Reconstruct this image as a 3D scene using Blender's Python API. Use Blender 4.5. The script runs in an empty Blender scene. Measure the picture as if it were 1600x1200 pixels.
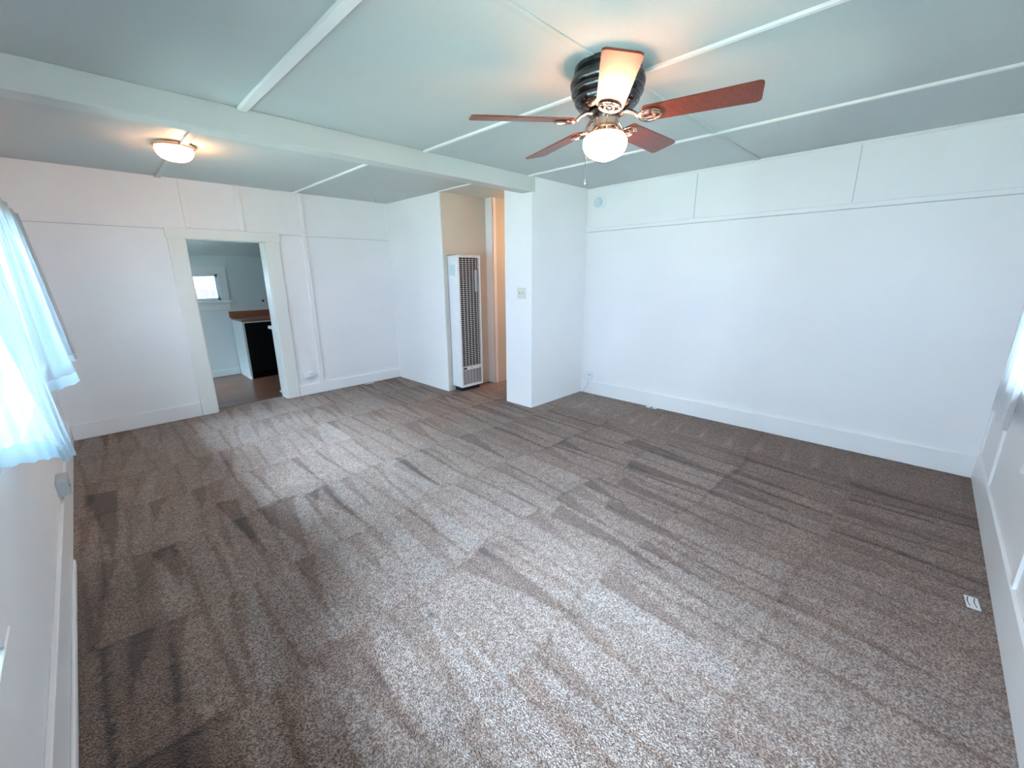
import bpy, bmesh, math, random
import numpy as np
from mathutils import Vector, Matrix

SC = bpy.context.scene
COL = SC.collection
PI = math.pi
random.seed(7)

# ------------------------------------------------------------------ camera
yaw, pitch, roll = math.radians(45.375), math.radians(-14.70), math.radians(-0.522)
s_, c_, sp, cp, sr, cr = math.sin(yaw), math.cos(yaw), math.sin(pitch), math.cos(pitch), math.sin(roll), math.cos(roll)
Rv = Vector((c_, -s_, 0)); Uv = Vector((-s_ * sp, -c_ * sp, cp)); Fv = Vector((s_ * cp, c_ * cp, sp))
Xa = Rv * cr + Uv * sr; Ya = Uv * cr - Rv * sr
cam = bpy.data.cameras.new('camera'); camo = bpy.data.objects.new('camera', cam); COL.objects.link(camo)
cam.sensor_width = 36; cam.lens = 36 * 651.62 / 1600; cam.clip_start = 0.02; cam.clip_end = 200
M4 = Matrix((Xa, Ya, -Fv)).transposed().to_4x4(); M4.translation = Vector((0, 0, 1.484))
camo.matrix_world = M4
SC.camera = camo

# ------------------------------------------------------------------ daylight and exposure
SKY = (0.565, 0.78, 1.0)
SKY_STRENGTH = 8.2; SKY_LOBE = 400.0; SKY_POW = 13.0; SKY_DIR = (-.37, -.12, .92)
w = bpy.data.worlds.new('sky'); SC.world = w; w.use_nodes = True
bgn = w.node_tree.nodes['Background']
bgn.inputs[0].default_value = (*SKY, 1)
# an overcast sky with its bright part to the west, outside the left windows
_n = w.node_tree.nodes; _l = w.node_tree.links
_tc = _n.new('ShaderNodeTexCoord'); _dp = _n.new('ShaderNodeVectorMath'); _dp.operation = 'DOT_PRODUCT'
_dp.inputs[1].default_value = Vector(SKY_DIR).normalized(); _l.new(_tc.outputs['Generated'], _dp.inputs[0])
_mx = _n.new('ShaderNodeMath'); _mx.operation = 'MAXIMUM'; _mx.inputs[1].default_value = 0; _l.new(_dp.outputs['Value'], _mx.inputs[0])
_pw = _n.new('ShaderNodeMath'); _pw.operation = 'POWER'; _pw.inputs[1].default_value = SKY_POW; _l.new(_mx.outputs[0], _pw.inputs[0])
_ma = _n.new('ShaderNodeMath'); _ma.operation = 'MULTIPLY_ADD'; _ma.inputs[1].default_value = SKY_LOBE; _ma.inputs[2].default_value = SKY_STRENGTH
_l.new(_pw.outputs[0], _ma.inputs[0]); _l.new(_ma.outputs[0], bgn.inputs[1])
vs = SC.view_settings
vs.view_transform = 'Standard'; vs.look = 'None'; vs.gamma = 1; vs.use_curve_mapping = False
vs.exposure = 0.86
SC.cycles.max_bounces = 14; SC.cycles.diffuse_bounces = 8; SC.cycles.transparent_max_bounces = 16
SC.cycles.use_denoising = True
SC.cycles.sample_clamp_indirect = 12
SC.cycles.caustics_reflective = False; SC.cycles.caustics_refractive = False

# room measures (metres; camera stands over the origin)
XL, XR, YN, YD, H = -0.308, 4.391, -0.462, 5.554, 2.44
XC, YC = 3.201, 4.337          # closet corner
XP, YP, YP2 = 3.416, 3.061, 3.463  # wall stub
BY2, BZ = 3.199, 2.294         # beam back, beam underside
KY, KF = 5.72, 7.60            # kitchen side of the door wall, far kitchen wall
HY, HX = 4.20, 3.925           # hall wall, its corner
WT = 0.13

# windows: (y0,y1,z0,z1) in the left wall, (x0,x1,z0,z1) in the front wall
W0 = (-.20, 1.48, 0.62, 1.93)
W1 = (1.68, 2.46, 0.89, 1.93)
W2 = (2.62, 5.15, 0.82, 1.93)
W3 = (0.80, 3.58, 0.90, 1.80)
WK = (0.75, 1.50, 1.15, 1.53)
WS_ADDED = (6.15, 7.15, 1.00, 1.62)  # unseen side window, added to brighten the kitchen

def portal(loc, rot, sx, sy):
    l = bpy.data.lights.new('window_portal', 'AREA'); l.shape = 'RECTANGLE'; l.size = sx; l.size_y = sy
    l.cycles.is_portal = True
    o = bpy.data.objects.new('window_portal', l); COL.objects.link(o); o.location = loc; o.rotation_euler = rot
for a in (W0, W1, W2, WS_ADDED):
    portal((XL - WT - .02, (a[0] + a[1]) / 2, (a[2] + a[3]) / 2), (0, -PI / 2, 0), a[3] - a[2], a[1] - a[0])
portal(((W3[0] + W3[1]) / 2, YN - WT - .02, (W3[2] + W3[3]) / 2), (PI / 2, 0, 0), W3[1] - W3[0], W3[3] - W3[2])
portal(((WK[0] + WK[1]) / 2, KF + WT + .02, (WK[2] + WK[3]) / 2), (-PI / 2, 0, 0), WK[1] - WK[0], WK[3] - WK[2])

# ------------------------------------------------------------------ materials
MATS = {}
def mat(name, col, rough=.5, metal=0., spec=.5, **kw):
    m = bpy.data.materials.new(name); m.use_nodes = True
    b = m.node_tree.nodes['Principled BSDF']
    b.inputs['Base Color'].default_value = (*col, 1); b.inputs['Roughness'].default_value = rough
    b.inputs['Metallic'].default_value = metal; b.inputs['Specular IOR Level'].default_value = spec
    for k, v in kw.items(): b.inputs[k.replace('_', ' ')].default_value = v
    MATS[name] = m
    return m
def nd(m, typ, **kw):
    n = m.node_tree.nodes.new(typ)
    for k, v in kw.items():
        if k in n.inputs.keys(): n.inputs[k].default_value = v
        else: setattr(n, k, v)
    return n
def lk(m, a, b): m.node_tree.links.new(a, b)
def bsdf(m): return m.node_tree.nodes['Principled BSDF']
def objco(m):
    return nd(m, 'ShaderNodeTexCoord').outputs['Object']
def noise(m, scale, detail=3, rough=.5, vec=None):
    n = nd(m, 'ShaderNodeTexNoise'); n.inputs['Scale'].default_value = scale
    n.inputs['Detail'].default_value = detail; n.inputs['Roughness'].default_value = rough
    lk(m, vec if vec is not None else objco(m), n.inputs['Vector']); return n
def ramp(m, fac, stops):
    r = nd(m, 'ShaderNodeValToRGB'); e = r.color_ramp.elements
    while len(e) < len(stops): e.new(.5)
    for i, (p, c) in enumerate(stops): e[i].position = p; e[i].color = (*c, 1)
    lk(m, fac, r.inputs[0]); return r
def bump(m, h, strength, dist=.002):
    b = nd(m, 'ShaderNodeBump', Strength=strength, Distance=dist)
    lk(m, h, b.inputs['Height']); lk(m, b.outputs[0], bsdf(m).inputs['Normal']); return b

def paint(name, col, rough=.55, bs=.25):
    m = mat(name, col, rough, spec=.35)
    n1 = noise(m, 1.3, 4); c2 = tuple(x * .955 for x in col)
    r = ramp(m, n1.outputs['Fac'], [(.35, c2), (.65, col)]); lk(m, r.outputs[0], bsdf(m).inputs['Base Color'])
    n2 = noise(m, 55, 4, .6); bump(m, n2.outputs['Fac'], bs, .0015)
    return m
WALL = paint('wall_paint', (.85, .828, .832))
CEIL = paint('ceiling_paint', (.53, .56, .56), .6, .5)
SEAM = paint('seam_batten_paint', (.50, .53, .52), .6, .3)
TRIM = paint('trim_paint', (.85, .83, .83), .38, .1)
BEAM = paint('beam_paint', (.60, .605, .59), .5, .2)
CASE = paint('casing_paint', (.79, .78, .74), .4, .12)
TAUPE = paint('taupe_paint', (.60, .56, .50), .55, .2)
KWALL = paint('kitchen_paint', (.70, .75, .74), .5, .2)
KCEIL = paint('kitchen_ceiling_paint', (.70, .74, .76), .3, .2)

# carpet -------------------------------------------------------------
CARPET = mat('carpet_pile', (.2, .14, .11), .95, spec=.1)
def build_carpet():
    m = CARPET; oc = objco(m)
    at = nd(m, 'ShaderNodeAttribute'); at.attribute_name = 'nap_and_light'
    n1 = noise(m, 150, 3, .65, oc); n2 = noise(m, 26, 5, .6, oc); n3 = noise(m, 4, 3, .5, oc)
    v = nd(m, 'ShaderNodeTexVoronoi', Scale=170.0); lk(m, oc, v.inputs['Vector'])
    speck = nd(m, 'ShaderNodeMath', operation='MULTIPLY_ADD'); lk(m, n1.outputs['Fac'], speck.inputs[0]); speck.inputs[1].default_value = 1.7; speck.inputs[2].default_value = -.20
    a1 = nd(m, 'ShaderNodeMath', operation='MULTIPLY_ADD'); lk(m, n2.outputs['Fac'], a1.inputs[0]); a1.inputs[1].default_value = .30; lk(m, speck.outputs[0], a1.inputs[2])
    r = ramp(m, a1.outputs[0], [(.42, (.056, .027, .017)), (.72, (.214, .121, .086)), (1.0, (.50, .37, .30))])
    # nap: brushing lightens or darkens the pile; the window-light patch is painted in too
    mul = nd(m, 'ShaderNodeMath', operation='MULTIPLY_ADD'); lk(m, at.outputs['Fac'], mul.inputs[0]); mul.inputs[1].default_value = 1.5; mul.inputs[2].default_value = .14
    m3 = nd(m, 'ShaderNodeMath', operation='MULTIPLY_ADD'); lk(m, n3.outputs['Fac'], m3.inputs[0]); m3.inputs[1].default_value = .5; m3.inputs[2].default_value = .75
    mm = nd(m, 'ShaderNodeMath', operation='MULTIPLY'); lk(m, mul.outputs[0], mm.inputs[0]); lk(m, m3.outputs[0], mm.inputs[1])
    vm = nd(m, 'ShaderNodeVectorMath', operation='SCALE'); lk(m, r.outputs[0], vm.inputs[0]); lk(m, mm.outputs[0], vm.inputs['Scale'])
    tn_ = ramp(m, at.outputs['Fac'], [(.25, (1.0, .86, .78)), (.55, (.97, .98, .98)), (.85, (.84, 1.0, 1.14))])  # window light's bluish grey painted into the light pile
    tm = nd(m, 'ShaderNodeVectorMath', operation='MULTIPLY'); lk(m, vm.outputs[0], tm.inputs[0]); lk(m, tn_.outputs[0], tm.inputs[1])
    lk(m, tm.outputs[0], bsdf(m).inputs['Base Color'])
    b = bsdf(m); b.inputs['Sheen Weight'].default_value = .35; b.inputs['Sheen Roughness'].default_value = .45
    b.inputs['Sheen Tint'].default_value = (.8, .82, .85, 1)
    sub = nd(m, 'ShaderNodeMath', operation='ADD'); lk(m, n1.outputs['Fac'], sub.inputs[0]); lk(m, v.outputs['Distance'], sub.inputs[1])
    sub2 = nd(m, 'ShaderNodeMath', operation='ADD'); lk(m, sub.outputs[0], sub2.inputs[0]); lk(m, n2.outputs['Fac'], sub2.inputs[1])
    bump(m, sub2.outputs[0], .9, .010)
build_carpet()

# wood ---------------------------------------------------------------
def wood(name, ca, cb, rough, scale=(1, 12, 12), coat=0., axis_scale=8):
    m = mat(name, ca, rough); b = bsdf(m)
    mp = nd(m, 'ShaderNodeMapping'); mp.inputs['Scale'].default_value = scale; lk(m, objco(m), mp.inputs[0])
    n = noise(m, axis_scale, 6, .6, mp.outputs[0])
    r = ramp(m, n.outputs['Fac'], [(.3, ca), (.7, cb)]); lk(m, r.outputs[0], b.inputs['Base Color'])
    b.inputs['Coat Weight'].default_value = coat; b.inputs['Coat Roughness'].default_value = .25
    return m
BLADE = wood('mahogany_blade', (.115, .018, .008), (.20, .038, .015), .38, (3, 40, 40), .25, 3)
COUNTER = wood('counter_wood', (.20, .07, .03), (.34, .13, .06), .4, (1, 14, 14), .2)
WOODF = mat('kitchen_wood_floor', (.3, .15, .1), .32)
def woodfloor():
    m = WOODF; oc = objco(m)
    br = nd(m, 'ShaderNodeTexBrick', Scale=1.0); br.offset = .37
    br.inputs['Brick Width'].default_value = 1.1; br.inputs['Row Height'].default_value = .095; br.inputs['Mortar Size'].default_value = .003
    br.inputs['Color1'].default_value = (.135, .055, .032, 1); br.inputs['Color2'].default_value = (.215, .10, .062, 1); br.inputs['Mortar'].default_value = (.08, .03, .02, 1)
    lk(m, oc, br.inputs['Vector'])
    mp = nd(m, 'ShaderNodeMapping'); mp.inputs['Scale'].default_value = (1.2, 26, 1); lk(m, oc, mp.inputs[0])
    n = noise(m, 3, 5, .6, mp.outputs[0]); r = ramp(m, n.outputs['Fac'], [(.3, (.6, .6, .6)), (.75, (1.25, 1.2, 1.2))])
    mx = nd(m, 'ShaderNodeVectorMath', operation='MULTIPLY'); lk(m, br.outputs['Color'], mx.inputs[0]); lk(m, r.outputs[0], mx.inputs[1])
    lk(m, mx.outputs[0], bsdf(m).inputs['Base Color'])
woodfloor()

def metal(name, col, rough, an=0.):
    m = mat(name, col, rough, 1.0)
    n = noise(m, 9, 3); r = ramp(m, n.outputs['Fac'], [(.3, (max(rough - .07, .02),) * 3), (.7, (rough + .08,) * 3)])
    lk(m, r.outputs[0], bsdf(m).inputs['Roughness']); return m
PEWTER = metal('dark_pewter', (.10, .105, .11), .22)
BRONZE = metal('polished_copper_nickel', (.62, .47, .40), .16)
STEEL = metal('brushed_steel', (.55, .56, .57), .3)
WHITEM = mat('white_enamel', (.80, .81, .83), .32)
def grime(m, c, s=14):
    n = noise(m, s, 3); r = ramp(m, n.outputs['Fac'], [(.3, tuple(x * .95 for x in c)), (.7, c)]); lk(m, r.outputs[0], bsdf(m).inputs['Base Color'])
grime(WHITEM, (.80, .81, .83))
PLAST = mat('white_plastic', (.80, .81, .82), .35); grime(PLAST, (.80, .81, .82))
DETC = mat('bluish_white_plastic', (.62, .71, .76), .4); grime(DETC, (.62, .71, .76))
IVORY = mat('ivory_plastic', (.70, .66, .58), .35); grime(IVORY, (.70, .66, .58))
GREYP = mat('grey_plastic', (.45, .48, .50), .4); grime(GREYP, (.45, .48, .50))
PALEB = mat('pale_blue_label', (.55, .68, .72), .5); grime(PALEB, (.55, .68, .72))
DARK = mat('dark_recess', (.012, .013, .016), .7); grime(DARK, (.012, .013, .016))
BLACK = mat('black_enamel', (.004, .004, .005), .5, spec=.08); grime(BLACK, (.006, .006, .007))
LOUV = mat('grille_enamel', (.62, .62, .63), .4); grime(LOUV, (.62, .62, .63))
VINYL = mat('window_vinyl', (.72, .76, .78), .4); grime(VINYL, (.72, .76, .78))
PINK = mat('pink_fence_paint', (.040, .024, .022), .8); grime(PINK, (.040, .024, .022), 5)
ROOFM = mat('pale_siding', (.70, .72, .74), .8); grime(ROOFM, (.70, .72, .74), 5)
GRND = mat('outdoor_ground', (.16, .17, .13), .95); grime(GRND, (.16, .17, .13), 3)

def glass():
    m = bpy.data.materials.new('window_glass'); m.use_nodes = True; nt = m.node_tree; nt.nodes.clear()
    o = nt.nodes.new('ShaderNodeOutputMaterial'); t = nt.nodes.new('ShaderNodeBsdfTransparent'); g = nt.nodes.new('ShaderNodeBsdfGlossy')
    t.inputs[0].default_value = (.95, .97, .97, 1); g.inputs['Roughness'].default_value = .02
    f = nt.nodes.new('ShaderNodeFresnel'); f.inputs[0].default_value = 1.4; x = nt.nodes.new('ShaderNodeMixShader')
    nt.links.new(f.outputs[0], x.inputs[0]); nt.links.new(t.outputs[0], x.inputs[1]); nt.links.new(g.outputs[0], x.inputs[2]); nt.links.new(x.outputs[0], o.inputs[0])
    return m
GLASS = glass()

def sheer(name, transp, col, tcol=None):
    m = bpy.data.materials.new(name); m.use_nodes = True; nt = m.node_tree; nt.nodes.clear()
    N = nt.nodes.new
    o = N('ShaderNodeOutputMaterial'); t = N('ShaderNodeBsdfTransparent'); tr = N('ShaderNodeBsdfTranslucent'); d = N('ShaderNodeBsdfDiffuse')
    tr.inputs[0].default_value = (*(tcol or col), 1); d.inputs[0].default_value = (*col, 1)
    a = N('ShaderNodeMixShader'); a.inputs[0].default_value = .5; b = N('ShaderNodeMixShader')
    tc = N('ShaderNodeTexCoord'); n = N('ShaderNodeTexNoise'); n.inputs['Scale'].default_value = 160; n.inputs['Detail'].default_value = 2
    mr = N('ShaderNodeMapRange'); mr.inputs['To Min'].default_value = 1 - transp - .08; mr.inputs['To Max'].default_value = 1 - transp + .08
    L = nt.links.new
    L(tc.outputs['Object'], n.inputs[0]); L(n.outputs['Fac'], mr.inputs[0]); L(mr.outputs[0], b.inputs[0])
    L(d.outputs[0], a.inputs[1]); L(tr.outputs[0], a.inputs[2]); L(t.outputs[0], b.inputs[1]); L(a.outputs[0], b.inputs[2]); L(b.outputs[0], o.inputs[0])
    return m
SHEER = sheer('sheer_cloth', .55, (.80, .86, .88), (.55, .66, .70))
SHEER2 = sheer('dense_sheer_cloth', .38, (.74, .80, .84), (.17, .26, .31))
HEM2 = sheer('dense_sheer_hem_cloth', .10, (.74, .80, .84), (.22, .34, .40))
SHEER3 = sheer('white_voile', .10, (.86, .86, .88), (.62, .66, .70))
HEM3 = sheer('white_voile_hem', .04, (.88, .88, .90), (.60, .62, .66))
HEMM = sheer('sheer_hem_cloth', .05, (.74, .80, .84), (.22, .34, .40))

def opal(name, transp, col, em=None, strength=0):
    m = sheer(name, transp, col)
    if em:
        nt = m.node_tree; e = nt.nodes.new('ShaderNodeEmission'); e.inputs[0].default_value = (*em, 1); e.inputs[1].default_value = strength
        o = [n for n in nt.nodes if n.type == 'OUTPUT_MATERIAL'][0]; src = o.inputs[0].links[0].from_socket
        ad = nt.nodes.new('ShaderNodeAddShader'); nt.links.new(src, ad.inputs[0]); nt.links.new(e.outputs[0], ad.inputs[1]); nt.links.new(ad.outputs[0], o.inputs[0])
    return m
GLOBE = opal('lit_opal_glass', .02, (.9, .9, .88), (1, .48, .26), 23)
DOME = opal('frosted_bowl_glass', .25, (.95, .80, .55))
BULB = bpy.data.materials.new('bulb_glow'); BULB.use_nodes = True
BULB.node_tree.nodes['Principled BSDF'].inputs['Emission Color'].default_value = (1, .50, .24, 1)
BULB.node_tree.nodes['Principled BSDF'].inputs['Emission Strength'].default_value = 900

# ------------------------------------------------------------------ mesh helpers
class MB:
    def __init__(s): s.bm = bmesh.new()
    def box(s, a, b, bev=0):
        x0, y0, z0 = a; x1, y1, z1 = b
        r = bmesh.ops.create_cube(s.bm, size=1)
        for v in r['verts']:
            v.co = Vector(((x0 + x1) / 2 + v.co.x * (x1 - x0), (y0 + y1) / 2 + v.co.y * (y1 - y0), (z0 + z1) / 2 + v.co.z * (z1 - z0)))
        if bev:
            es = list({e for v in r['verts'] for e in v.link_edges})
            bmesh.ops.bevel(s.bm, geom=es, offset=bev, segments=2, affect='EDGES', profile=.5)
        return s
    def rbox(s, c, size, mtx, bev=0):
        r = bmesh.ops.create_cube(s.bm, size=1)
        vs = r['verts']
        for v in vs: v.co = Vector((v.co.x * size[0], v.co.y * size[1], v.co.z * size[2]))
        es = list({e for v in vs for e in v.link_edges})
        if bev:
            rr = bmesh.ops.bevel(s.bm, geom=es, offset=bev, segments=2, affect='EDGES', profile=.5); vs = list({v for f in rr['faces'] for v in f.verts} | {v for v in vs if v.is_valid})
        for v in vs: v.co = mtx @ v.co + Vector(c)
        return s
    def lathe(s, prof, c=(0, 0, 0), n=48, axis='z', cap=True):
        rings = []
        for r, h in prof:
            ring = []
            for k in range(n):
                a = 2 * PI * k / n
                p = (r * math.cos(a), r * math.sin(a), h)
                if axis == 'x': p = (h, p[0], p[1])
                if axis == 'y': p = (p[0], h, p[1])
                ring.append(s.bm.verts.new(Vector(p) + Vector(c)))
            rings.append(ring)
        for i in range(len(rings) - 1):
            for k in range(n):
                s.bm.faces.new((rings[i][k], rings[i][(k + 1) % n], rings[i + 1][(k + 1) % n], rings[i + 1][k]))
        if cap:
            for rg in (rings[0], rings[-1]):
                try: s.bm.faces.new(rg)
                except Exception: pass
        return s
    def tube(s, pts, r, n=8, closed=False, rs=None):
        pts = [Vector(p) for p in pts]; rings = []; N = len(pts)
        for i, p in enumerate(pts):
            if closed: t = pts[(i + 1) % N] - pts[i - 1]
            else: t = pts[min(i + 1, N - 1)] - pts[max(i - 1, 0)]
            t.normalize(); up = Vector((0, 0, 1)) if abs(t.z) < .9 else Vector((1, 0, 0))
            u = t.cross(up).normalized(); v = t.cross(u)
            rr = rs[i] if rs else r
            ring = [s.bm.verts.new(p + (u * math.cos(2 * PI * k / n) + v * math.sin(2 * PI * k / n)) * rr) for k in range(n)]
            rings.append(ring)
        for i in range(N if closed else N - 1):
            A, B = rings[i], rings[(i + 1) % N]
            for k in range(n): s.bm.faces.new((A[k], A[(k + 1) % n], B[(k + 1) % n], B[k]))
        if not closed: s.bm.faces.new(rings[0]); s.bm.faces.new(rings[-1])
        return s
    def poly(s, pts, z0, z1):
        a = [s.bm.verts.new((x, y, z0)) for x, y in pts]; b = [s.bm.verts.new((x, y, z1)) for x, y in pts]
        s.bm.faces.new(a); s.bm.faces.new(b); n = len(pts)
        for i in range(n): s.bm.faces.new((a[i], a[(i + 1) % n], b[(i + 1) % n], b[i]))
        return s
    def build(s, name, m, parent=None, smooth=False, loc=None, ang=40):
        bmesh.ops.recalc_face_normals(s.bm, faces=s.bm.faces)
        me = bpy.data.meshes.new(name); s.bm.to_mesh(me); s.bm.free()
        o = bpy.data.objects.new(name, me); COL.objects.link(o); me.materials.append(m)
        if smooth:
            for p in me.polygons: p.use_smooth = True
            try: me.set_sharp_from_angle(angle=math.radians(ang))
            except Exception: pass
        if parent is not None:
            o.parent = parent; o.matrix_parent_inverse = Matrix.Translation(parent.location).inverted() if parent.type == 'EMPTY' and parent.parent is None else Matrix.Identity(4)
            if parent.type != 'EMPTY':
                o.matrix_parent_inverse = Matrix.Identity(4)
        return o
def tag(o, label=None, cat=None, group=None, kind=None):
    if label: o['label'] = label
    if cat: o['category'] = cat
    if group: o['group'] = group
    if kind: o['kind'] = kind
    return o
def thing(name, loc, label, cat, group=None):
    o = bpy.data.objects.new(name, None); COL.objects.link(o); o.location = loc; o.empty_display_size = .05
    return tag(o, label, cat, group)
def struct(o): o['kind'] = 'structure'; return o
def wallbox(name, a, b, m=None): return struct(MB().box(a, b).build(name, m or WALL))

# ------------------------------------------------------------------ floor
def carpet_floor():
    x0, x1, y0, y1 = XL - .02, 6.2, YN - .02, KY
    st = .0135
    xs = np.concatenate([np.arange(x0, XR + .02, st), np.linspace(XR + .05, x1, 20)])
    ys = np.arange(y0, y1 + st, st); ys[-1] = y1
    X, Y = np.meshgrid(xs, ys); ny, nx = X.shape
    rng = np.random.RandomState(4)
    def sm(v, a, b): return np.clip((v - a) / (b - a), 0, 1)
    wob = .05 * np.sin(X * 2.1 + 1) + .015 * np.sin(X * 7.7)
    nap_and_light = np.full(X.shape, .62)
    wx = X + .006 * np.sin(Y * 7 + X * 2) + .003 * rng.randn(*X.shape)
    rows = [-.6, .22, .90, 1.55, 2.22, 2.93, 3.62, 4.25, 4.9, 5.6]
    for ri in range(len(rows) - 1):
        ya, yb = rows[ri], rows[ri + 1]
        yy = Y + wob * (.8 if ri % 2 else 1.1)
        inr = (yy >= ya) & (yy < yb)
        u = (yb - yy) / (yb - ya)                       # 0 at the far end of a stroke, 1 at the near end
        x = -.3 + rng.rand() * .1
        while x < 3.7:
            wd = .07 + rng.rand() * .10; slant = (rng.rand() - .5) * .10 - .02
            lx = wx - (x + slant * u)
            base = (rng.rand() - .5) * .15 + (.10 if .02 < x < 1.5 else 0) - (.10 if x > 2.3 else 0)  # strokes painted lighter where window light falls, darker beyond it
            nap_and_light += np.where(inr & (lx >= 0) & (lx < wd), base, 0)
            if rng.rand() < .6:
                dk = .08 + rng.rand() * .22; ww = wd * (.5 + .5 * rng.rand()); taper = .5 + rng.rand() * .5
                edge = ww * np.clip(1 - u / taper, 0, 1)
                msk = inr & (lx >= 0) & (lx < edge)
                nap_and_light -= np.where(msk, dk, 0)
            nap_and_light -= np.where(inr & (np.abs(lx) < .012), .30 * rng.rand(), 0)
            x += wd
        nap_and_light -= .10 * np.exp(-((yy - ya) / .014) ** 2)    # turning line of the strokes
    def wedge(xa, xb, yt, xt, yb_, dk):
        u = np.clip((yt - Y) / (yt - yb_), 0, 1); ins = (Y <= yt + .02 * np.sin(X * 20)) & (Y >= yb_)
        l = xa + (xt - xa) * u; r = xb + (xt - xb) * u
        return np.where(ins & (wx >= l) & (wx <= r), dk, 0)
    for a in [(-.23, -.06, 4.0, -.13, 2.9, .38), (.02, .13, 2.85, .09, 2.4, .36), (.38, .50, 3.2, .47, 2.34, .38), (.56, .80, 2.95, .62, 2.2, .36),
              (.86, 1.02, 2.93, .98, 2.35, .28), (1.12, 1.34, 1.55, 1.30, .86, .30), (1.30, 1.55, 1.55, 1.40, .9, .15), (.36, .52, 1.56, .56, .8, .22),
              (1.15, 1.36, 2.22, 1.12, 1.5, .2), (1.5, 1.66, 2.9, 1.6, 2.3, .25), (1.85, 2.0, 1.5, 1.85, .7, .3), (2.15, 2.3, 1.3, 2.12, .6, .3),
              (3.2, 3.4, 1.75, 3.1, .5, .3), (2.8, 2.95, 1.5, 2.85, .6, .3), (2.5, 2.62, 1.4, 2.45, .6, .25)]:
        nap_and_light -= wedge(*a)
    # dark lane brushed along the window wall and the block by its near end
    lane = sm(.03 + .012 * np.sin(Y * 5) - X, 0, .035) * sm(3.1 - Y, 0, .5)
    nap_and_light -= .26 * lane
    nap_and_light -= .25 * ((X < .10) & (Y < 1.54)).astype(float) * sm(.10 - X, 0, .02)
    nap_and_light -= .16 * sm(X, 3.0, 4.0) * sm(2.6 - Y, 0, .6)
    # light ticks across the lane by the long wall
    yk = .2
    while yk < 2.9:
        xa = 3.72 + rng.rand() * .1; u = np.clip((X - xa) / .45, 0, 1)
        nap_and_light += np.where((X > xa) & (X < xa + .45), .30 * (1 - u) * np.exp(-((Y - yk - .05 * u) / .022) ** 2), 0)
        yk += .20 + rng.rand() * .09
    nap_and_light += .18 * np.exp(-((X - .95) / .55) ** 2 - ((Y - 4.75) / .55) ** 2)  # soft pool of light before the doorway, painted into the pile colour
    nap_and_light += rng.randn(*X.shape) * .012
    nap_and_light = np.clip(nap_and_light, 0, 1)
    # stepped-pile relief, a millimetre or two
    Z = -.004 + .006 * (nap_and_light - .5)
    co = np.stack([X, Y, Z], -1).reshape(-1, 3).astype(np.float32)
    idx = np.arange(ny * nx).reshape(ny, nx)
    q = np.stack([idx[:-1, :-1], idx[:-1, 1:], idx[1:, 1:], idx[1:, :-1]], -1).reshape(-1, 4)
    me = bpy.data.meshes.new('floor')
    me.vertices.add(len(co)); me.vertices.foreach_set('co', co.ravel())
    me.loops.add(q.size); me.loops.foreach_set('vertex_index', q.ravel().astype(np.int32))
    me.polygons.add(len(q)); me.polygons.foreach_set('loop_start', np.arange(0, q.size, 4, dtype=np.int32)); me.polygons.foreach_set('loop_total', np.full(len(q), 4, dtype=np.int32))
    me.update(calc_edges=True)
    at = me.attributes.new('nap_and_light', 'FLOAT', 'POINT'); at.data.foreach_set('value', nap_and_light.ravel().astype(np.float32))
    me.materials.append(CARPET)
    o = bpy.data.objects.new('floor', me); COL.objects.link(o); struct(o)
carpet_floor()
wallbox('floor_slab', (XL - .2, YN - .2, -.20), (6.3, KF + .2, -.03), DARK)
wallbox('floor_kitchen', (XL, KY, -.03), (XC, KF, 0.0), WOODF)

# ------------------------------------------------------------------ walls
def wall_with_holes_x(name, x0, x1, ya, yb, holes, m=WALL):
    b = MB(); y = ya
    for (h0, h1, z0, z1) in holes:
        b.box((x0, y, -.03), (x1, h0, H)); b.box((x0, h0, -.03), (x1, h1, z0)); b.box((x0, h0, z1), (x1, h1, H)); y = h1
    b.box((x0, y, -.03), (x1, yb, H)); return struct(b.build(name, m))
def wall_with_holes_y(name, y0, y1, xa, xb, holes, m=WALL, top=H):
    b = MB(); x = xa
    for (h0, h1, z0, z1) in holes:
        b.box((x, y0, -.03), (h0, y1, top))
        if z0 > 0: b.box((h0, y0, -.03), (h1, y1, z0))
        b.box((h0, y0, z1), (h1, y1, top)); x = h1
    b.box((x, y0, -.03), (xb, y1, top)); return struct(b.build(name, m))
wall_with_holes_x('wall_left', XL - WT, XL, YN - WT, YD, [W0, W1, W2])
wall_with_holes_y('wall_front', YN - WT, YN, XL, XR + WT, [W3])
DO = (0.865, 1.610, 0, 1.875)
wall_with_holes_y('wall_back', YD, KY, XL - WT, XC + .1, [DO])
wallbox('wall_right', (XR, YN, -.03), (XR + WT, YP2, H))
wallbox('wall_stub', (XP, YP, -.03), (XR - .0005, YP2, H))
wallbox('wall_closet', (XC, YC, -.03), (HX, YD, H))
wallbox('wall_hall_back', (HX, HY, -.03), (6.2, YD, H), TAUPE)
wallbox('wall_hall_front', (XR + WT, YP2 - .13, -.03), (6.2, YP2, H), TAUPE)
wallbox('wall_hall_end', (6.2, YP2 - .13, -.03), (6.33, YD, H), TAUPE)
# taupe paint in the heater nook
struct(MB().box((XC + .012, YC - .004, 0), (HX - .001, YC, H)).build('wall_nook', TAUPE))
struct(MB().box((HX - .004, HY - .004, 0), (HX + .055, HY, H)).box((HX - .004, HY - .004, 0), (HX, YC - .004, H)).build('trim_1', TRIM))
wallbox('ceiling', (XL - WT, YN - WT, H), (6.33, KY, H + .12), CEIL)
# beam
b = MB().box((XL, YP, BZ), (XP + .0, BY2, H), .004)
struct(b.build('ceiling_beam', BEAM))

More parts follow.
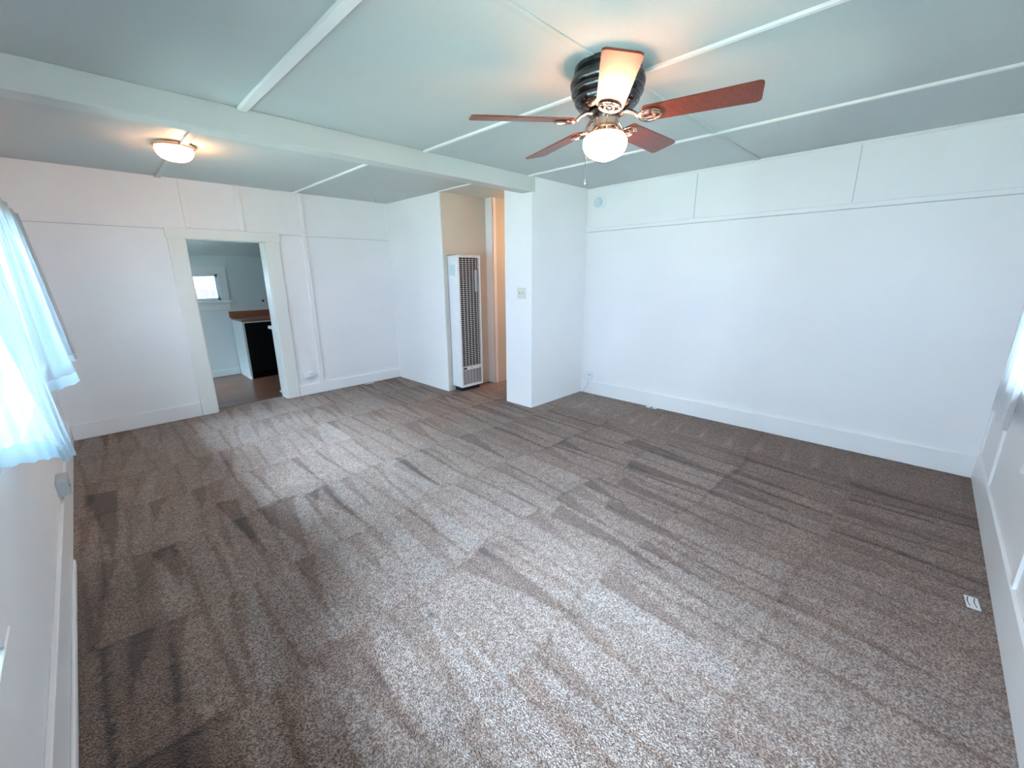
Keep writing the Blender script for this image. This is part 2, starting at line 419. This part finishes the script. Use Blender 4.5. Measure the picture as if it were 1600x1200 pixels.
# kitchen shell, with its low sloping ceiling
KX0, KX1 = XL, XC
b = MB(); bm = b.bm
v = [bm.verts.new(p) for p in [(KX0, KY, 2.26), (KX1, KY, 2.26), (KX1, KF, 1.79), (KX0, KF, 1.79), (KX0, KY, 2.5), (KX1, KY, 2.5), (KX1, KF + .1, 2.5), (KX0, KF + .1, 2.5)]]
for f in [(0, 1, 2, 3), (4, 5, 6, 7), (0, 1, 5, 4), (2, 3, 7, 6), (0, 3, 7, 4), (1, 2, 6, 5)]: bm.faces.new([v[i] for i in f])
struct(b.build('ceiling_kitchen', KCEIL))
wall_with_holes_y('wall_kitchen_back', KF, KF + WT, KX0 - WT, KX1 + WT, [WK], KWALL, 2.5)
kl = wall_with_holes_x('wall_kitchen_left', KX0 - WT, KX0, KY, KF, [WS_ADDED], KWALL)
wallbox('wall_kitchen_right', (KX1, KY, -.03), (KX1 + WT, KF, 2.5), KWALL)

# ------------------------------------------------------------------ trim
tn = [1]
def trim(a, b_, m=None, bev=.002):
    tn[0] += 1
    return struct(MB().box(a, b_, bev).build('trim_%d' % tn[0], m or TRIM))
# ceiling battens over the seams of the boards
bt = .024
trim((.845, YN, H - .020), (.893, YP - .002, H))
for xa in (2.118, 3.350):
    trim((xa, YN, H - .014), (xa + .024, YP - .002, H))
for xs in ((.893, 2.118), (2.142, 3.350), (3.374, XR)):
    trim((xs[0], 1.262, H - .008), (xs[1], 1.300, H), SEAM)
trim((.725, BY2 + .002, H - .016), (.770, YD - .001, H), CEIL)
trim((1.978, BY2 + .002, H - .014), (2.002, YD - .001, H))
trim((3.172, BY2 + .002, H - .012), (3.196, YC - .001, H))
# picture rail and battens on the back wall
RZ = 1.972
for i, (a, c) in enumerate(((XL + .001, .716), (1.764, XC - .001))):
    struct(MB().box((a, YD - .004, RZ - .017), (c, YD, RZ - .0125)).build('trim_%d' % (50 + i), GREYP))
trim((XL + .001, YD - .010, RZ - .012), (.718, YD, RZ + .004))
trim((1.752, YD - .010, RZ - .012), (XC - .001, YD, RZ + .004))
for xa in (.895, 1.376, 2.022):
    trim((xa, YD - .020, RZ + .006), (xa + .048, YD, H - .001))
trim((2.022, YD - .020, .135), (2.070, YD, RZ - .014))
# big wall: rail and dark seams
struct(MB().box((XR - .016, YN + .001, 1.962), (XR, YP - .001, 2.000), .004).box((XR - .024, YN + .001, 2.000), (XR, YP - .001, 2.008)).build('trim_30', TRIM))
struct(MB().box((XR - .004, YN + .001, 1.957), (XR, YP - .001, 1.9615)).build('trim_37', GREYP))
for i, yy in enumerate((1.797, .565)):
    struct(MB().box((XR - .003, yy - .0022, 2.012), (XR, yy + .0022, H - .03)).build('trim_%d' % (31 + i), GREYP))
struct(MB().box((XR - .014, YN, H - .022), (XR, YP - .001, H), .004).build('trim_33', TRIM))
# battens on the front wall
for i, xa in enumerate((3.70, 2.485)):
    struct(MB().box((xa, YN, .205), (xa + .045, YN + .014, W3[2] - .1 if xa < 3.3 else H - .001), .002).build('trim_%d' % (34 + i), TRIM))
struct(MB().box((XR - .001, YN, 0.0), (XR - .03, YN + .012, H), .002).build('trim_36', TRIM))
# baseboards
def bb(name, a, b_, m=None): return struct(MB().box(a, b_, .004).build(name, m or TRIM))
bb('baseboard_back', (XL + .02, YD - .018, -.002), (.719, YD, .150))
bb('baseboard_back', (1.754, YD - .018, -.002), (XC - .001, YD, .128))
bb('baseboard_right', (XR - .020, YN + .001, -.002), (XR, YP - .001, .162))
bb('baseboard_front', (XL + .02, YN, -.002), (XR - .021, YN + .018, .205))
bb('baseboard_left', (XL, YN + .02, -.002), (XL + .018, YD, .20))
struct(MB().box((XL + .018, YN + .02, -.002), (XL + .032, 3.02, .035), .006).build('baseboard_left_shoe', TRIM))
bb('baseboard_kitchen', (KX0, KF - .015, 0), (1.57, KF, .10), KWALL)
# doorway casing and jambs
d = bpy.data.objects.new('door_1', None); COL.objects.link(d); d.location = (1.2375, YD, 0); d['kind'] = 'structure'
cy0 = YD - .022
MB().box((.722, cy0, -.001), (DO[0], YD, 1.872), .003).build('side_casing', CASE, d)
MB().box((DO[1], cy0, -.001), (1.750, YD, 1.872), .003).build('side_casing', CASE, d)
MB().box((.712, cy0 - .004, 1.872), (1.762, YD, 1.970), .003).build('head_casing', CASE, d)
MB().box((DO[0] - .001, YD - .001, 0), (DO[0] + .012, KY + .012, 1.875)).build('jamb', CASE, d)
MB().box((DO[1] - .012, YD - .001, 0), (DO[1] + .001, KY + .012, 1.875)).build('jamb', CASE, d)
MB().box((DO[0], YD - .001, 1.863), (DO[1], KY + .012, 1.877)).build('head_jamb', CASE, d)

# ------------------------------------------------------------------ windows
def window_left(i, W):
    y0, y1, z0, z1 = W; o = bpy.data.objects.new('window_%d' % i, None); COL.objects.link(o); o.location = (XL, (y0 + y1) / 2, z0); o['kind'] = 'structure'
    f = MB(); t = .04; xa, xb = XL - .10, XL - .05; ym = (y0 + y1) / 2
    f.box((xa, y0, z0), (xb, y1, z0 + t)); f.box((xa, y0, z1 - t), (xb, y1, z1)); f.box((xa, y0, z0), (xb, y0 + t, z1)); f.box((xa, y1 - t, z0), (xb, y1, z1)); f.box((xa, ym - .025, z0), (xb, ym + .025, z1))
    f.build('window_frame', VINYL, o)
    for a, c in ((y0 + t, ym - .025), (ym + .025, y1 - t)):
        MB().box((xa + .02, a, z0 + t), (xa + .026, c, z1 - t)).build('pane', GLASS, o)
    k = MB(); w_ = .09; k.box((XL, y0 - w_, z0 - .01), (XL + .018, y0, z1 + w_)); k.box((XL, y1, z0 - .01), (XL + .018, y1 + w_, z1 + w_)); k.box((XL, y0, z1), (XL + .018, y1, z1 + w_))
    k.build('window_casing', TRIM, o)
    MB().box((XL - .05, y0 - w_, z0 - .035), (XL + .022, y1 + w_, z0 - .01), .004).build('window_sill', TRIM, o)
window_left(6, W0); window_left(1, W1); window_left(2, W2); window_left(5, WS_ADDED)
def window_y(i, W, yi, sgn, wallm):
    x0, x1, z0, z1 = W; o = bpy.data.objects.new('window_%d' % i, None); COL.objects.link(o); o.location = ((x0 + x1) / 2, yi, z0); o['kind'] = 'structure'
    t = .035; ya, yb = sorted((yi - sgn * .10, yi - sgn * .04)); xm = (x0 + x1) / 2
    def B(mb, a, c, bev=0):
        lo = [min(p, q) for p, q in zip(a, c)]; hi = [max(p, q) for p, q in zip(a, c)]; mb.box(lo, hi, bev); return mb
    f = MB(); B(f, (x0, ya, z0), (x1, yb, z0 + t)); B(f, (x0, ya, z1 - t), (x1, yb, z1)); B(f, (x0, ya, z0), (x0 + t, yb, z1)); B(f, (x1 - t, ya, z0), (x1, yb, z1)); B(f, (xm - .018, ya, z0), (xm + .018, yb, z1))
    f.build('window_frame', VINYL, o)
    for a, c in ((x0 + t, xm - .018), (xm + .018, x1 - t)):
        B(MB(), (a, yi - sgn * .075, z0 + t), (c, yi - sgn * .069, z1 - t)).build('pane', GLASS, o)
    w_ = .10; k = MB()
    B(k, (x0 - w_, yi, z0 - .01), (x0, yi + sgn * .018, z1 + w_)); B(k, (x1, yi, z0 - .01), (x1 + w_, yi + sgn * .018, z1 + w_)); B(k, (x0, yi, z1), (x1, yi + sgn * .018, z1 + w_))
    k.build('window_casing', wallm, o)
    s = MB(); B(s, (x0 - w_ - .03, yi - sgn * .04, z0 - .04), (x1 + w_ + .03, yi + sgn * .05, z0 - .01), .004); B(s, (x0 - w_, yi, z0 - .14), (x1 + w_, yi + sgn * .016, z0 - .041), .003)
    s.build('window_sill', wallm, o)
window_y(3, W3, YN, 1, TRIM)
window_y(4, WK, KF, -1, CASE)

# ------------------------------------------------------------------ curtains
def sheet(cols, nz=26, per=10, hem=.07, ripple=.006, seed=0):
    """cols: (top xyz, bottom xyz); returns column curves as a grid"""
    def cr_(p0, p1, p2, p3, t):
        return .5 * ((2 * p1) + (-p0 + p2) * t + (2 * p0 - 5 * p1 + 4 * p2 - p3) * t * t + (-p0 + 3 * p1 - 3 * p2 + p3) * t ** 3)
    T = [Vector(c[0]) for c in cols]; B = [Vector(c[1]) for c in cols]; g = []; n = len(cols)
    for i in range(n - 1):
        for k in range(per if i < n - 2 else per + 1):
            t = k / per; a, b_, c, d_ = max(i - 1, 0), i, i + 1, min(i + 2, n - 1)
            g.append((cr_(T[a], T[b_], T[c], T[d_], t), cr_(B[a], B[b_], B[c], B[d_], t)))
    return g
def curtain(name, cols, label, cat='curtain', group=None, mats=None, parent=None, pre='', hem=.07, per=10, ripple=.006, freq=1.9, axis=(1, 0, 0)):
    g = sheet(cols, per=per); nz = 26; ax = Vector(axis)
    hs = hem / (g[0][0].z - g[0][1].z)
    def pt(i, s):
        T, B = g[i]; p = T.lerp(B, s)
        # gathers are tight at the rod and open out downward
        p = p + ax * (ripple * math.sin(i * freq) * (1 - .75 * s) + ripple * .5 * math.sin(i * freq * .5 + 1 + 2 * s) * s)
        p.z += .004 * math.sin(i * .9) * s
        return p
    def grid(ss, nm, m, parent):
        mb = MB(); R = [[mb.bm.verts.new(pt(i, s)) for s in ss] for i in range(len(g))]
        for i in range(len(g) - 1):
            for k in range(len(ss) - 1): mb.bm.faces.new((R[i][k], R[i + 1][k], R[i + 1][k + 1], R[i][k + 1]))
        return mb.build(nm, m, parent, smooth=True, ang=180)
    base = g[len(g) // 2][1]
    t = parent or thing(name, (base.x, base.y, base.z), label, cat, group)
    grid([(1 - hs) * k / nz for k in range(nz + 1)], pre + 'fabric', (mats or (SHEER, HEMM))[0], t)
    grid([1 - hs + hs * k / 3 for k in range(4)], pre + 'hem', (mats or (SHEER, HEMM))[1], t)
    return t
ZT = 2.0
cn = curtain('sheer_curtain', [((-.26, 1.75, ZT), (-.284, 1.93, .90)),
                          ((-.235, 1.95, ZT), (-.278, 2.12, .87)), ((-.255, 2.1, ZT), (-.225, 2.24, .835)), ((-.235, 2.22, ZT), (-.185, 2.32, .81)), ((-.215, 2.36, ZT), (-.148, 2.385, .79))],
        'bright sheer white curtain with a pulled-aside blue layer, nearest at the left edge')
curtain('', [((-.242, 1.61, ZT), (-.150, 2.290, .792)), ((-.222, 1.80, ZT), (-.162, 2.310, .79)), ((-.238, 2.0, ZT), (-.138, 2.330, .79)), ((-.215, 2.18, ZT), (-.148, 2.352, .788)),
                          ((-.228, 2.30, ZT), (-.128, 2.372, .787)), ((-.200, 2.40, ZT), (-.138, 2.392, .785))],
        None, mats=(SHEER2, HEM2), ripple=.004, parent=cn, pre='overlay_')
curtain('sheer_curtain', [((-.235, 3.5, ZT), (-.25, 3.68, .79)), ((-.258, 3.66, ZT), (-.246, 3.86, .79)),
                          ((-.24, 3.8, ZT), (-.19, 3.93, .79)), ((-.235, 3.95, ZT), (-.105, 4.12, .79))],
        'sheer white curtain second from the back corner, hem hanging lowest and clear of the wall', mats=(SHEER2, HEM2))
curtain('sheer_curtain', [((-.25, 4.25, ZT), (-.235, 4.35, .80)), ((-.262, 4.45, ZT), (-.21, 4.6, .80)), ((-.235, 4.7, ZT), (-.15, 4.8, .80)), ((-.26, 4.9, ZT), (-.19, 5.0, .80)),
                          ((-.235, 5.1, ZT), (-.125, 5.15, .80)), ((-.245, 5.3, ZT), (-.15, 5.25, .80)), ((-.225, 5.42, ZT), (-.108, 5.27, .80))],
        'sheer white curtain in the back left corner, beside the wall with the doorway', hem=.05, mats=(SHEER2, HEM2))
for (ya, yb, lab) in ((.1, 2.42, 'thin white curtain rod over the nearer left window, out to the left of the photo'), (3.05, 5.46, 'thin white curtain rod running to the back left corner')):
    t = thing('curtain_rod', (-.25, ya, ZT + .01), lab, 'curtain rod')
    MB().tube([(-.25, ya, ZT + .012), (-.25, yb - .03, ZT + .012), (-.262, yb - .008, ZT + .012), (XL + .001, yb, ZT + .012)], .006, 8).build('rod', PLAST, t, True)
    MB().box((XL, yb - .012, ZT - .012), (XL + .006, yb + .012, ZT + .036)).build('bracket', PLAST, t)
# front wall curtains
def fc(x0, x1, yt, yb_, n, z0, tip=None):
    c = []
    for k in range(n + 1):
        x = x0 + (x1 - x0) * k / n; a = .018 * (1 if k % 2 else -1)
        c.append(((x, yt + a * .6, ZT), (x, yb_ + a, z0)))
    return c
curtain('sheer_curtain', [((3.80, -.445, ZT), (3.79, -.405, .695))] + fc(3.70, 3.10, -.40, -.385, 5, .70), 'white sheer curtain whose pale hem ends beside the long bare wall', axis=(0, 1, 0), mats=(SHEER3, HEM3))
curtain('sheer_curtain', fc(2.44, 1.75, -.395, -.365, 6, .765), 'pale blue lit curtain corner at the right edge of the photo', axis=(0, 1, 0), mats=(SHEER3, HEM3))
t = thing('curtain_rod', (1.1, -.39, ZT + .01), 'thin white curtain rod on the wall along the right edge', 'curtain rod')
MB().tube([(1.1, YN + .001, ZT + .012), (1.11, -.395, ZT + .012), (3.84, -.395, ZT + .012), (3.86, YN + .001, ZT + .012)], .006, 8).build('rod', PLAST, t, True)
# pull loop below that curtain
ring = [(3.66 + .020 * math.cos(a), YN + .012, .665 + .030 * math.sin(a)) for a in [2 * PI * k / 20 for k in range(20)]]
t = thing('cord_loop', (3.66, YN + .01, .64), 'small white cord loop on the wall under the right curtain hem', 'cord')
MB().tube(ring, .0045, 8, True).build('loop', PLAST, t, True)
MB().box((3.652, YN, .690), (3.668, YN + .016, .712), .002).build('cleat', STEEL, t)

# ------------------------------------------------------------------ ceiling fan
FX, FY = 1.972, 1.283
fan = thing('ceiling_fan', (FX, FY, H), 'five-blade ceiling fan with mahogany blades, dark metal housing and lit white globe', 'ceiling fan')
c = (FX, FY, 0)
hp = [(.150, 2.44), (.158, 2.432), (.160, 2.415), (.150, 2.408), (.162, 2.398), (.172, 2.385), (.178, 2.368), (.176, 2.352), (.166, 2.345), (.170, 2.338), (.172, 2.326), (.166, 2.314), (.152, 2.306),
      (.156, 2.300), (.154, 2.285), (.140, 2.268), (.118, 2.256), (.085, 2.250), (.05, 2.249)]
hou = MB().lathe(hp, c, 64).build('housing', PEWTER, fan, True, ang=50)
for k in range(15):
    a = 2 * PI * k / 15; u = Vector((math.cos(a), math.sin(a), 0)); mt = Matrix.Rotation(a, 3, 'Z')
    MB().rbox((FX + u.x * .1365, FY + u.y * .1365, 2.272), (.022, .014, .008), mt @ Matrix.Rotation(-.7, 3, 'Y'), .002).build('vent_slot', BRONZE, fan)
MB().lathe([(.075, 2.249), (.088, 2.246), (.088, 2.236), (.070, 2.232)], c, 48).build('flywheel', PEWTER, fan, True)
MB().lathe([(.058, 2.236), (.062, 2.230), (.062, 2.185), (.056, 2.180)], c, 48).build('switch_housing', BRONZE, fan, True)
MB().lathe([(.050, 2.181), (.066, 2.174), (.078, 2.160), (.080, 2.150), (.075, 2.147), (.05, 2.15)], c, 48).build('light_fitter', BRONZE, fan, True)
gp = [(.070, 2.160), (.074, 2.152), (.090, 2.145), (.103, 2.132), (.108, 2.114), (.106, 2.094), (.096, 2.072), (.080, 2.056), (.056, 2.044), (.034, 2.036), (.016, 2.030), (.002, 2.028)]
MB().lathe(gp, c, 48, cap=False).build('glass_globe', GLOBE, fan, True, ang=180)
# rotor with blades
Nz = Vector((-.014, .027, 1)).normalized(); tilt = Vector((0, 0, 1)).rotation_difference(Nz).to_matrix()
ph0 = -1.236
def blade_outline():
    pts = []
    L0, L1, w0, w1 = .176, .668, .060, .073
    for (cx, cy, rr, a0) in ((L1 - .022, w1 - .022, .022, 0), (L0 + .02, w0 - .02, .02, 90), (L0 + .02, -(w0 - .02), .02, 180), (L1 - .022, -(w1 - .022), .022, 270)):
        for k in range(6):
            a = math.radians(a0 + 90 * k / 5); pts.append((cx + rr * math.cos(a), cy + rr * math.sin(a)))
    return pts
def loop_pts(cx, rx, ry, n=24, z=0, p=1.0): return [(cx + rx * math.cos(2 * PI * k / n), ry * math.sin(2 * PI * k / n), z) for k in range(n)]
for k in range(5):
    a = ph0 + k * 2 * PI / 5
    R = Matrix.Translation((FX, FY, 2.208)) @ (tilt @ Matrix.Rotation(a, 3, 'Z')).to_4x4()
    P = R @ Matrix.Rotation(math.radians(-12), 4, 'X')
    b = MB().poly(blade_outline(), -.004, .004)
    bmesh.ops.transform(b.bm, matrix=P, verts=b.bm.verts)
    bl = b.build('blade', BLADE, fan)
    b = MB()
    # arm rising to the flywheel
    b.tube([(.075, 0, .032), (.105, 0, .030), (.135, 0, .014), (.155, 0, -.004), (.172, 0, -.010)], .008, 10, rs=[.010, .010, .009, .009, .008])
    b.tube(loop_pts(.205, .050, .046, z=-.010), .0065, 8, True)
    b.tube(loop_pts(.196, .034, .020, z=-.010), .005, 8, True)
    b.tube([(.215, .050, -.009), (.200, .046, -.010), (.180, .034, -.010), (.165, .012, -.010), (.172, 0, -.010)], .005, 8)
    b.tube([(.215, -.050, -.009), (.200, -.046, -.010), (.180, -.034, -.010), (.165, -.012, -.010), (.172, 0, -.010)], .005, 8)
    for q in ((.232, .024), (.232, -.024), (.205, 0)):
        b.lathe([(.001, -.014), (.007, -.013), (.008, -.008), (.008, -.004)], (q[0], q[1], 0), 12)
    bmesh.ops.transform(b.bm, matrix=P, verts=b.bm.verts)
    b.build('blade_iron', BRONZE, fan, True)
pc = MB()
cx, cy = FX - .062, FY + .035
pc.tube([(cx + .004, cy, 2.195), (cx - .012, cy, 2.188), (cx - .062, cy - .01, 2.13), (cx - .066, cy - .012, 2.06), (cx - .066, cy - .012, 1.93)], .0016, 6)
pc.lathe([(.001, 1.932), (.004, 1.926), (.004, 1.912), (.001, 1.906)], (cx - .066, cy - .012, 0), 10)
pc.build('pull_chain', STEEL, fan, True)

# ------------------------------------------------------------------ flush ceiling light
LX, LY = .700, 4.20
fl = thing('flush_ceiling_light', (LX, LY, H), 'lit flush ceiling light with brass ring and glass bowl beyond the beam', 'ceiling light')
c = (LX, LY, 0)
MB().lathe([(.05, 2.4405), (.122, 2.440), (.128, 2.434), (.128, 2.420), (.122, 2.415), (.114, 2.416), (.114, 2.432)], c, 48, cap=False).build('ring', BRONZE, fl, True)
MB().lathe([(.113, 2.420), (.117, 2.405), (.115, 2.385), (.105, 2.362), (.086, 2.344), (.059, 2.332), (.028, 2.326), (.002, 2.325)], c, 40, cap=False).build('glass_bowl', DOME, fl, True, ang=180)
bb_ = MB(); bmesh.ops.create_icosphere(bb_.bm, subdivisions=2, radius=.026, matrix=Matrix.Translation((LX + .045, LY - .03, 2.372)))
bb_.build('bulb', BULB, fl, True, ang=180)
MB().lathe([(.016, 2.4395), (.016, 2.408), (.012, 2.404)], (LX + .045, LY - .03, 0), 16).build('socket', PLAST, fl, True)

# warm lamp round the corner in the hall, as the photograph's glow shows
hl = bpy.data.lights.new('hall_lamp', 'POINT'); hl.energy = 30; hl.color = (1, .55, .27); hl.shadow_soft_size = .08
ho = bpy.data.objects.new('hall_lamp', hl); COL.objects.link(ho); ho.location = (5.35, 3.78, 2.15)

# ------------------------------------------------------------------ wall heater
x0, x1, yf, yb = 3.270, 3.634, 4.133, YC - .005
hz0, hz1 = .062, 1.722
ht = thing('wall_heater', ((x0 + x1) / 2, yb, hz0), 'tall narrow white gas wall heater with black slotted grille in nook', 'heater')
MB().box((x0, yf + .022, hz0), (x0 + .012, yb, hz1), .003).box((x1 - .012, yf + .022, hz0), (x1, yb, hz1), .003).box((x0, yf + .022, hz1 - .012), (x1, yb, hz1), .003).box((x0, yf + .022, hz0), (x1, yb, hz0 + .012), .003).box((x0, yb - .01, hz0), (x1, yb, hz1)).build('case', WHITEM, ht)
MB().box((x0 + .012, yf + .045, hz0 + .012), (x1 - .012, yf + .055, hz1 - .012)).build('inner_panel', DARK, ht)
f = MB(); e = .028
f.box((x0, yf, hz0), (x0 + e, yf + .024, hz1), .004); f.box((x1 - e * .7, yf, hz0), (x1, yf + .024, hz1), .004); f.box((x0 + e, yf, hz1 - .03), (x1 - e * .7, yf + .024, hz1), .003)
f.box((x0 + e, yf, hz0), (x1 - e * .7, yf + .024, hz0 + .028), .003); f.box((x0 + e, yf, .288), (x1 - e * .7, yf + .024, .330), .003)
f.build('front_frame', WHITEM, ht)
g = MB(); z = .342; gx0, gx1 = x0 + e, x1 - e * .7
while z < hz1 - .035: g.box((gx0, yf + .004, z), (gx1, yf + .008, z + .0050)); z += .0245
for k in range(1, 6): xx = gx0 + (gx1 - gx0) * k / 6; g.box((xx - .0022, yf + .001, .332), (xx + .0022, yf + .006, hz1 - .03))
g.build('upper_grille', LOUV, ht)
g = MB(); z = .096
while z < .285: g.box((gx0, yf + .004, z), (gx1, yf + .014, z + .006)); z += .0165
for k in range(1, 6): xx = gx0 + (gx1 - gx0) * k / 6; g.box((xx - .0018, yf + .001, .090), (xx + .0018, yf + .005, .287))
g.build('lower_grille', LOUV, ht)
g = MB()
for k in range(2): g.box((x0 + .05 + k * .16, yf - .0012, hz1 - .018), (x0 + .19 + k * .14, yf + .002, hz1 - .008))
g.build('top_slots', GREYP, ht)
MB().box((x0 + .032, yf - .003, .298), (x0 + .088, yf + .001, .320), .001).build('nameplate', DARK, ht)
MB().box((x0 + .150, yf - .003, .302), (x0 + .190, yf + .001, .316), .004).build('badge', STEEL, ht)
MB().box((x0 - .0015, yf + .055, 1.478), (x0 + .001, yf + .165, 1.606)).build('side_label', PALEB, ht)
MB().box((x1 - .075, yf + .016, 1.28), (x1 - .045, yf + .030, 1.54), .003).build('inner_strip', PALEB, ht)
MB().box((x0 + .04, yf + .06, 0), (x1 - .02, yb - .01, hz0 + .002)).build('shadow_block', DARK, ht)  # dark block standing in for the shadow under the heater

# ------------------------------------------------------------------ small fittings
t = thing('light_switch', (XP, 3.21, 1.225), 'ivory double light switch plate on the wall end below the beam', 'light switch')
MB().box((XP - .007, 3.148, 1.226), (XP, 3.272, 1.346), .003).build('plate', IVORY, t)
for yy in (3.188, 3.232):
    MB().box((XP - .009, yy - .006, 1.272), (XP - .006, yy + .006, 1.300)).build('slot', GREYP, t)
    MB().rbox((XP - .013, yy, 1.290), (.016, .008, .010), Matrix.Rotation(.5, 3, 'Y'), .002).build('toggle', IVORY, t)

t = thing('smoke_detector', (XR, 2.89, 2.20), 'round white smoke detector high on the long wall near the corner', 'smoke detector')
MB().lathe([(.070, 0), (.070, -.010), (.064, -.014), (.001, -.014)], (XR, 2.89, 2.272), 40, 'x').build('base', PLAST, t, True)
MB().lathe([(.056, -.014), (.057, -.030), (.050, -.038), (.001, -.040)], (XR, 2.895, 2.272), 40, 'x').build('cover', DETC, t, True)
MB().box((XR - .041, 2.853, 2.262), (XR - .030, 2.861, 2.282)).build('test_button', GREYP, t)

t = thing('telephone_jack', (XR, 2.93, .178), 'white surface jack box low in the corner with a cord to the carpet', 'wall socket')
MB().box((XR - .034, 2.888, .180), (XR, 2.975, .296), .004).build('box', PLAST, t)
MB().box((XR - .036, 2.905, .236), (XR - .033, 2.912, .250)).box((XR - .036, 2.922, .238), (XR - .033, 2.930, .248)).build('sockets', DARK, t)
MB().tube([(XR - .020, 2.935, .181), (XR - .026, 2.945, .12), (XR - .028, 2.985, .05), (XR - .032, 3.01, .008)], .0025, 6).build('cord', GREYP, t, True)

t = thing('wall_socket', (1.875, YD, .215), 'small rounded white plug-in box on the wall right of the doorway', 'wall socket')
MB().box((1.812, YD - .040, .218), (1.942, YD, .298), .014).build('box', PLAST, t, True)
MB().box((1.915, YD - .0415, .262), (1.922, YD - .039, .270)).build('slot', DARK, t)

t = thing('wall_socket', (XL + .018, 3.58, .24), 'square grey surface socket box on the window wall near the floor', 'wall socket')
MB().box((XL, 3.49, .222), (XL + .052, 3.66, .318), .004).build('box', GREYP, t)
MB().box((XL + .051, 3.54, .262), (XL + .0535, 3.548, .274)).build('slot', DARK, t)

# strips and plates on the carpet
def plate(name, cx, cy, lx, ly, rz, label, cat, curved=False, th=.006):
    t = thing(name, (cx, cy, 0), label, cat)
    R = Matrix.Rotation(rz, 3, 'Z')
    MB().rbox((cx, cy, th / 2), (lx, ly, th), R, .0015).build('plate', PLAST, t)
    if curved:
        for off in (-.011, .011):
            p = [Vector((cx, cy, th + .0003)) + R @ Vector((-.036 + .072 * k / 8, off + .005 * math.sin(PI * k / 8), 0)) for k in range(9)]
            MB().tube(p, .0016, 6).build('slot', DARK, t, True)
    else:
        MB().rbox((cx, cy, th + .0002), (lx * .8, ly * .2, .001), R).build('slot', DARK, t)
plate('floor_plate', 2.620, -.380, .094, .045, .08, 'small white plate with two curved dark slots on carpet by right wall', 'floor plate', True)
plate('floor_vent', 2.665, 5.485, .13, .036, 0.05, 'thin white strip on the carpet below the back wall baseboard', 'floor vent')
plate('floor_vent', 4.335, 2.050, .036, .12, 0, 'thin white strip on the carpet along the long wall baseboard', 'floor vent')
t = thing('ceiling_hook', (2.90, 5.30, H), 'tiny dark hook in the ceiling near the closet corner', 'hook')
MB().lathe([(.006, H), (.006, H - .006), (.002, H - .007), (.002, H - .02)], (2.90, 5.30, 0), 10).tube([(2.90, 5.30, H - .018), (2.912, 5.30, H - .026), (2.912, 5.30, H - .04), (2.90, 5.30, H - .046), (2.892, 5.30, H - .04)], .002, 6).build('hook', STEEL, t, True)

# ------------------------------------------------------------------ kitchen
cz = .855
t = thing('base_cabinet', (2.3, 7.3, 0), 'white kitchen base cabinet holding the black appliance below the window wall', 'cabinet')
MB().box((1.575, 7.03, 0), (1.605, KF - .016, cz), .002).build('side_panel', KWALL, t)
MB().box((1.580, 7.02, 0), (1.600, KF - .02, .05), .002).build('base_moulding', TRIM, t)
MB().box((1.605, 7.03, cz - .02), (KX1 - .001, 7.05, cz), .002).build('top_rail', KWALL, t)
MB().box((2.32, 7.04, 0), (KX1 - .001, KF - .016, cz - .02), .002).build('cabinet_body', KWALL, t)
t = thing('kitchen_counter', (2.3, 7.3, cz), 'brown wood kitchen countertop with a matching wood backsplash', 'countertop')
MB().box((1.572, 7.010, cz), (KX1 - .001, KF, cz + .03), .004).build('worktop', COUNTER, t)
MB().box((1.555, KF - .02, cz + .03), (KX1 - .001, KF, .975), .002).build('backsplash', COUNTER, t)
t = thing('dishwasher', (1.96, 7.06, 0), 'black dishwasher under the wood countertop', 'dishwasher')
MB().box((1.607, 7.036, .10), (2.315, KF - .03, cz - .022), .004).build('body', BLACK, t)
MB().box((1.607, 7.09, .0), (2.315, KF - .03, .10)).build('toe_kick', BLACK, t)
MB().box((1.66, 7.012, .74), (2.26, 7.036, .762), .006).build('handle', BLACK, t)
t = thing('base_cabinet', (2.0, 5.85, 0), 'white low cabinet with pale top just inside the doorway on the right', 'cabinet')
MB().box((1.655, KY + .013, 0), (2.75, 5.96, .842), .003).build('cabinet_body', KWALL, t)
MB().box((1.622, KY + .013, .842), (2.77, 5.99, .878), .004).build('worktop', PLAST, t)
MB().box((1.640, 5.78, 0), (1.656, 5.972, .02), .003).build('base_moulding', TRIM, t)
for i, (xa, lab, nm) in enumerate(((2.045, 'white kitchen socket above the backsplash, left of a switch', 'wall_socket'), (2.15, 'pale kitchen switch plate right of the socket above the backsplash', 'light_switch'))):
    t = thing(nm, (xa, KF, 1.05), lab, 'wall socket' if i == 0 else 'light switch')
    MB().box((xa - .04, KF - .007, 1.055), (xa + .04, KF, 1.175), .003).build('plate', PLAST if i == 0 else IVORY, t)
    MB().box((xa - .012, KF - .012, 1.10), (xa + .016, KF - .006, 1.13), .002).build('slot' if i == 0 else 'toggle', DARK if i == 0 else IVORY, t)
struct(MB().box((1.655, KF - .008, 1.64), (1.695, KF, 1.79)).build('trim_40', KWALL))

# ------------------------------------------------------------------ outside
wallbox('ground', (-14, -14, -.55), (18, 22, -.45), GRND)
t = MB()
for k in range(40): t.box((-3 + k * .2, 10.0, -.45), (-2.81 + k * .2, 10.03, 1.28))
t.box((-3, 10.03, .9), (5, 10.08, 1.0))
tag(t.build('board_fence', PINK), 'pale pink board fence seen through the kitchen window', 'fence')
# a raised ledger between the beam and the stub wall
struct(MB().box((XP - .01, YP - .0015, BZ), (XP + .045, YP + .001, H - .002)).build('trim_41', BEAM))
